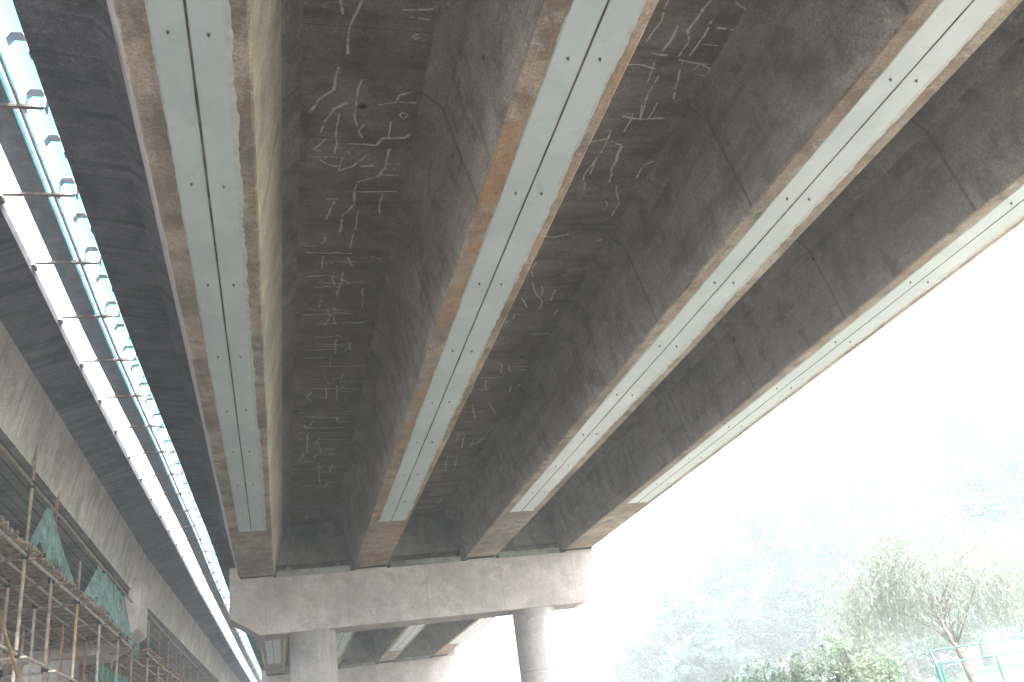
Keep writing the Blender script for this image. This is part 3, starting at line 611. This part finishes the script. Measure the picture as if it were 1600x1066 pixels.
# ------------------------------------------------------------------ vegetation on the right
def pol(az_, d, z): a = math.radians(az_); return (d*math.sin(a), d*math.cos(a), z)
def leaves(mb, r, centre, R, n, size, droop=0):
    for _ in range(n):
        while True:
            p = Vector((r.uniform(-1,1), r.uniform(-1,1), r.uniform(-1,1)))
            if p.length < 1: break
        q = centre+Vector((p.x*R[0], p.y*R[1], p.z*R[2]))
        a = Vector((r.gauss(0,1), r.gauss(0,1), r.gauss(0,.6)-droop)).normalized()
        b = a.cross(Vector((r.gauss(0,1), r.gauss(0,1), r.gauss(0,1)))).normalized()
        s_ = size*r.uniform(.6, 1.3)
        mb.add([q-a*s_, q+b*s_*.45, q+a*s_, q-b*s_*.45], [(0,1,2,3)])
def tree(az_, d, top, wid, seed, label, leafm=None):
    r = random.Random(seed); x, y, _ = pol(az_, d, 0); z0 = gz(x, y); h = EYE+top*d-z0
    e = empty('tree', (x, y, z0), label, 'tree', 'broadleaf trees beyond the green fence')
    mb = MB(); lean = r.uniform(-.5, .5)
    trunk = [(x+lean*t*t, y, z0-.2+h*.8*t) for t in (0, .15, .35, .6, .85, 1)]
    mb.chain(trunk, [.42, .33, .27, .18, .09, .04])
    lm = MB(); W = wid*1.3
    clumps = []
    for k in range(90):
        t = r.uniform(.12, 1); ring = math.sin(min(1, t*1.02)**.8*math.pi*.93+.25)
        rad = W*max(.12, ring)*r.uniform(.25, 1); an = r.uniform(0, 2*math.pi)
        c = Vector((x+lean*t*t+rad*math.cos(an), y+rad*math.sin(an), z0+h*(t*.92+.02)))
        clumps.append(c)
        if k % 3 == 0:
            st = Vector(trunk[2]).lerp(Vector(trunk[5]), max(0, t-.25)); mid = (st+c)/2+Vector((0, 0, -.3))
            mb.chain([st, mid, c], [.09, .05, .02], 6)
        cs = r.uniform(.6, 1.25)*h/12
        leaves(lm, r, c, (cs*1.25, cs*1.25, cs*.85), 240, .17)
    mb.build('trunk', M_bark, e, smooth=True); lm.build('crown', leafm or M_leaf, e, recalc=False)
T = [(21.5, 64, .085, 3.2, 'low tree at the left end of the tree line'), (24.3, 60, .135, 3.4, 'second tree from the left in the pale tree line'),
     (27.2, 58, .175, 3.6, 'third tree from the left in the pale tree line'), (30.4, 55, .205, 3.8, 'rounded tree left of the tree line centre'),
     (33.8, 54, .208, 3.6, 'broad tree at the centre of the tree line'), (37.0, 56, .225, 3.6, 'tall tree left of and behind the willow'),
     (40.3, 60, .20, 3.2, 'shorter tree right behind the willow crown'), (43.3, 50, .262, 2.9, 'tallest tree, pointed, above the willow'), (46.3, 48, .235, 3.2, 'tree at the right edge of the picture'),
     (49.5, 46, .26, 3.4, 'tree just outside the right edge'), (25.6, 50, .085, 2.6, 'low bushy tree in front of the left tree line'), (36.5, 47, .12, 2.4, 'low bushy tree left of the willow trunk')]
for i, (a, d, t, wd, l) in enumerate(T): tree(a, d*1.2, t, wd*1.2, 50+i, l)

def willow():
    r = random.Random(77); x, y, _ = pol(39.5, 27, 0); z0 = gz(x, y)
    e = empty('willow_tree', (x, y, z0), 'weeping willow with leaning trunk and drooping strands behind the green fence', 'tree')
    d = Vector((math.cos(math.radians(39.5)), -math.sin(math.radians(39.5)), 0)); f = Vector((d.y*-1, d.x, 0)); u = Vector((0,0,1)); B = Vector((x, y, z0))
    H = 3.55; tp = [B+u*(-.2)+d*.1, B-d*.08+u*1.2, B-d*.22+u*2.3, B-d*.5+u*3.3]
    mb = MB(); mb.chain(tp, [.12, .10, .08, .05])
    lm = MB()
    tips = []
    for k in range(28):
        an = r.uniform(0, 2*math.pi); rad = r.uniform(.2, 2.6); hh = r.uniform(4.5, 6.1)-rad*.4
        c = B+d*(rad*math.cos(an)*1.1-.3)+f*rad*math.sin(an)+u*hh
        st = tp[2].lerp(tp[3], r.random()); mid = st.lerp(c, .5)+u*.35
        mb.chain([st, mid, c], [.028, .014, .005], 6); tips.append((mid, c))
    for k in range(1500):
        mid, c = r.choice(tips); s = mid.lerp(c, r.uniform(.1, 1.1))+Vector((r.gauss(0,.28), r.gauss(0,.28), r.gauss(.1,.16)))
        out = (s-(B+u*s.z-u*B.z)); out.z = 0; out = out.normalized() if out.length > .01 else d
        L = r.uniform(.8, 2.5); p = s.copy(); v = out*.5+u*r.uniform(.1, .5); n = int(L/.085)
        for j in range(n):
            v = (v+Vector((0,0,-.24))).normalized() if j < 8 else (v*.8+Vector((r.gauss(0,.05), r.gauss(0,.05), -.5))).normalized()
            p = p+v*.085
            if p.z < z0+2.3+.8*hsh(k): break
            a = (v+Vector((r.gauss(0,.45), r.gauss(0,.45), r.gauss(0,.3)))).normalized(); b = a.cross(Vector((r.gauss(0,1), r.gauss(0,1), r.gauss(0,1)))).normalized()
            lm.add([p, p+a*.06+b*.014, p+a*.14, p+a*.06-b*.014], [(0,1,2,3)])
    mb.build('trunk', M_bark, e, smooth=True); lm.build('crown', M_willow, e, recalc=False)
willow()
def shrub(az_, d, wd, h, seed, label):
    r = random.Random(seed); x, y, _ = pol(az_, d, 0); z0 = gz(x, y); e = empty('shrub', (x, y, z0), label, 'shrub', 'leafy shrubs at the bottom edge')
    st = MB(); lm = MB()
    for k in range(70):
        an, rad = r.uniform(0, 6.28), wd*math.sqrt(r.random()); b = Vector((x+rad*.4*math.cos(an), y+rad*.4*math.sin(an), z0))
        hh = h*r.uniform(.75, 1.05)*(1-.2*(rad/wd)**2); t = Vector((x+rad*math.cos(an), y+rad*math.sin(an), z0+hh)); m = b.lerp(t, .55)+Vector((0,0,.25))
        st.chain([b, m, t], [.012, .009, .004], 4)
        for j in range(80):
            u_ = r.uniform(.25, 1.04); p = b.lerp(m, u_/.55) if u_ < .55 else m.lerp(t, (u_-.55)/.45)
            p = p+Vector((r.gauss(0,.07), r.gauss(0,.07), r.gauss(0,.05)))
            a = Vector((r.gauss(0,1), r.gauss(0,1), r.gauss(.4,.7))).normalized(); c = a.cross(Vector((r.gauss(0,1), r.gauss(0,1), r.gauss(0,1)))).normalized(); s_ = r.uniform(.04, .085)
            lm.add([p, p+a*s_+c*s_*.28, p+a*s_*2, p+a*s_-c*s_*.28], [(0,1,2,3)])
    st.build('stem', M_bark, e); lm.build('foliage', M_reed, e, recalc=False)
for a, d, wd, top, l in ((28.2, 20, 1.0, .038, 'left shrub of the row at the bottom edge'), (30.8, 20.5, 1.0, .046, 'middle shrub of the row, beside the tallest one'), (33.6, 20, 1.0, .062, 'tallest leafy shrub at the bottom edge, left of the fence')):
    x, y, _ = pol(a, d, 0); shrub(a, d, wd, EYE+top*d-gz(x, y), int(a*10), l)

# fence
A = Vector(pol(37.7, 25, 0)); Bv = Vector(pol(46.6, 27.6, 0)); dr = (Bv-A).normalized(); zb = gz(A.x, A.y)
e = empty('fence', (A.x, A.y, zb), 'dark green steel mesh fence with cranked posts at the lower right corner', 'fence')
zt, zm = 2.385, 2.07
back = Vector((dr.y, -dr.x, 0))
if back.dot(A) > 0: back = -back
def rail(z, r_, o0=0.0):
    mb = MB(); mb.tube(A+dr*o0+Vector((0,0,z)), A+dr*9+Vector((0,0,z)), r_); mb.build('rail', M_fence, e)
for k in range(4):
    b = A+dr*(2.9*k); mb = MB(); mb.chain([b+Vector((0,0,zb-.3)), b+Vector((0,0,zm-.02)), b+back*-.10+Vector((0,0,zt))], [.045, .045, .034]); mb.build('post', M_fence, e)
mb = MB(); mb.tube(A-back*.10+Vector((0,0,zt)), A+dr*9-back*.10+Vector((0,0,zt)), .018); mb.build('top_wire', M_fence, e)
for k in range(3):
    o0 = 2.9*k+.10; o1 = 2.9*k+2.8
    mb = MB(); q = [A+dr*o0, A+dr*o1]
    for a_, b_ in (((q[0], zm), (q[1], zm)), ((q[1], zm), (q[1], .9)), ((q[1], .9), (q[0], .9)), ((q[0], .9), (q[0], zm)), ((A+dr*(o0+1.45), zm), (A+dr*(o0+1.45), .9))):
        mb.tube(a_[0]+Vector((0,0,a_[1])), b_[0]+Vector((0,0,b_[1])), .026)
    mb.build('panel_frame', M_fence, e)
    mb = MB(); t = o0+.12
    while t < o1: mb.tube(A+dr*t+Vector((0,0,.9)), A+dr*t+Vector((0,0,zm)), .0022, n=3); t += .12
    z = 1.0
    while z < zm: mb.tube(A+dr*o0+Vector((0,0,z)), A+dr*o1+Vector((0,0,z)), .0022, n=3); z += .15
    mb.build('wire_mesh', M_fence, e)
# tall grass on the bank
r = random.Random(9); mb = MB()
for _ in range(14000):
    a = math.radians(r.uniform(24, 52)); d = 19+r.random()**1.4*24; x, y = d*math.sin(a), d*math.cos(a); z = gz(x, y); h = r.uniform(.12, .5); lx, ly = r.gauss(0,.1), r.gauss(0,.1)
    wd = .008+d*.0004
    mb.add([(x-wd, y+wd*.5, z-.02), (x+wd, y-wd*.5, z-.02), (x+lx, y+ly, z+h)], [(0,1,2)])
tag(mb.build('grass', M_reed, recalc=False), 'tall pale grass on the bank', 'grass', kind='stuff')

# ------------------------------------------------------------------ haze, added to stand in for lens flare and overexposure
HAZE = .0045
if HAZE:
    mb = MB(); mb.box((-402, -402, -1.2), (402, 402, 34)); m = bpy.data.materials.new('haze'); m.use_nodes = True; t = m.node_tree; t.nodes.clear()
    pv = t.nodes.new('ShaderNodeVolumePrincipled'); pv.inputs['Color'].default_value = (.86, .94, 1, 1); pv.inputs['Density'].default_value = HAZE; pv.inputs['Anisotropy'].default_value = .3
    o_ = t.nodes.new('ShaderNodeOutputMaterial'); t.links.new(pv.outputs[0], o_.inputs['Volume'])
    tag(mb.build('haze', m), kind='stuff')
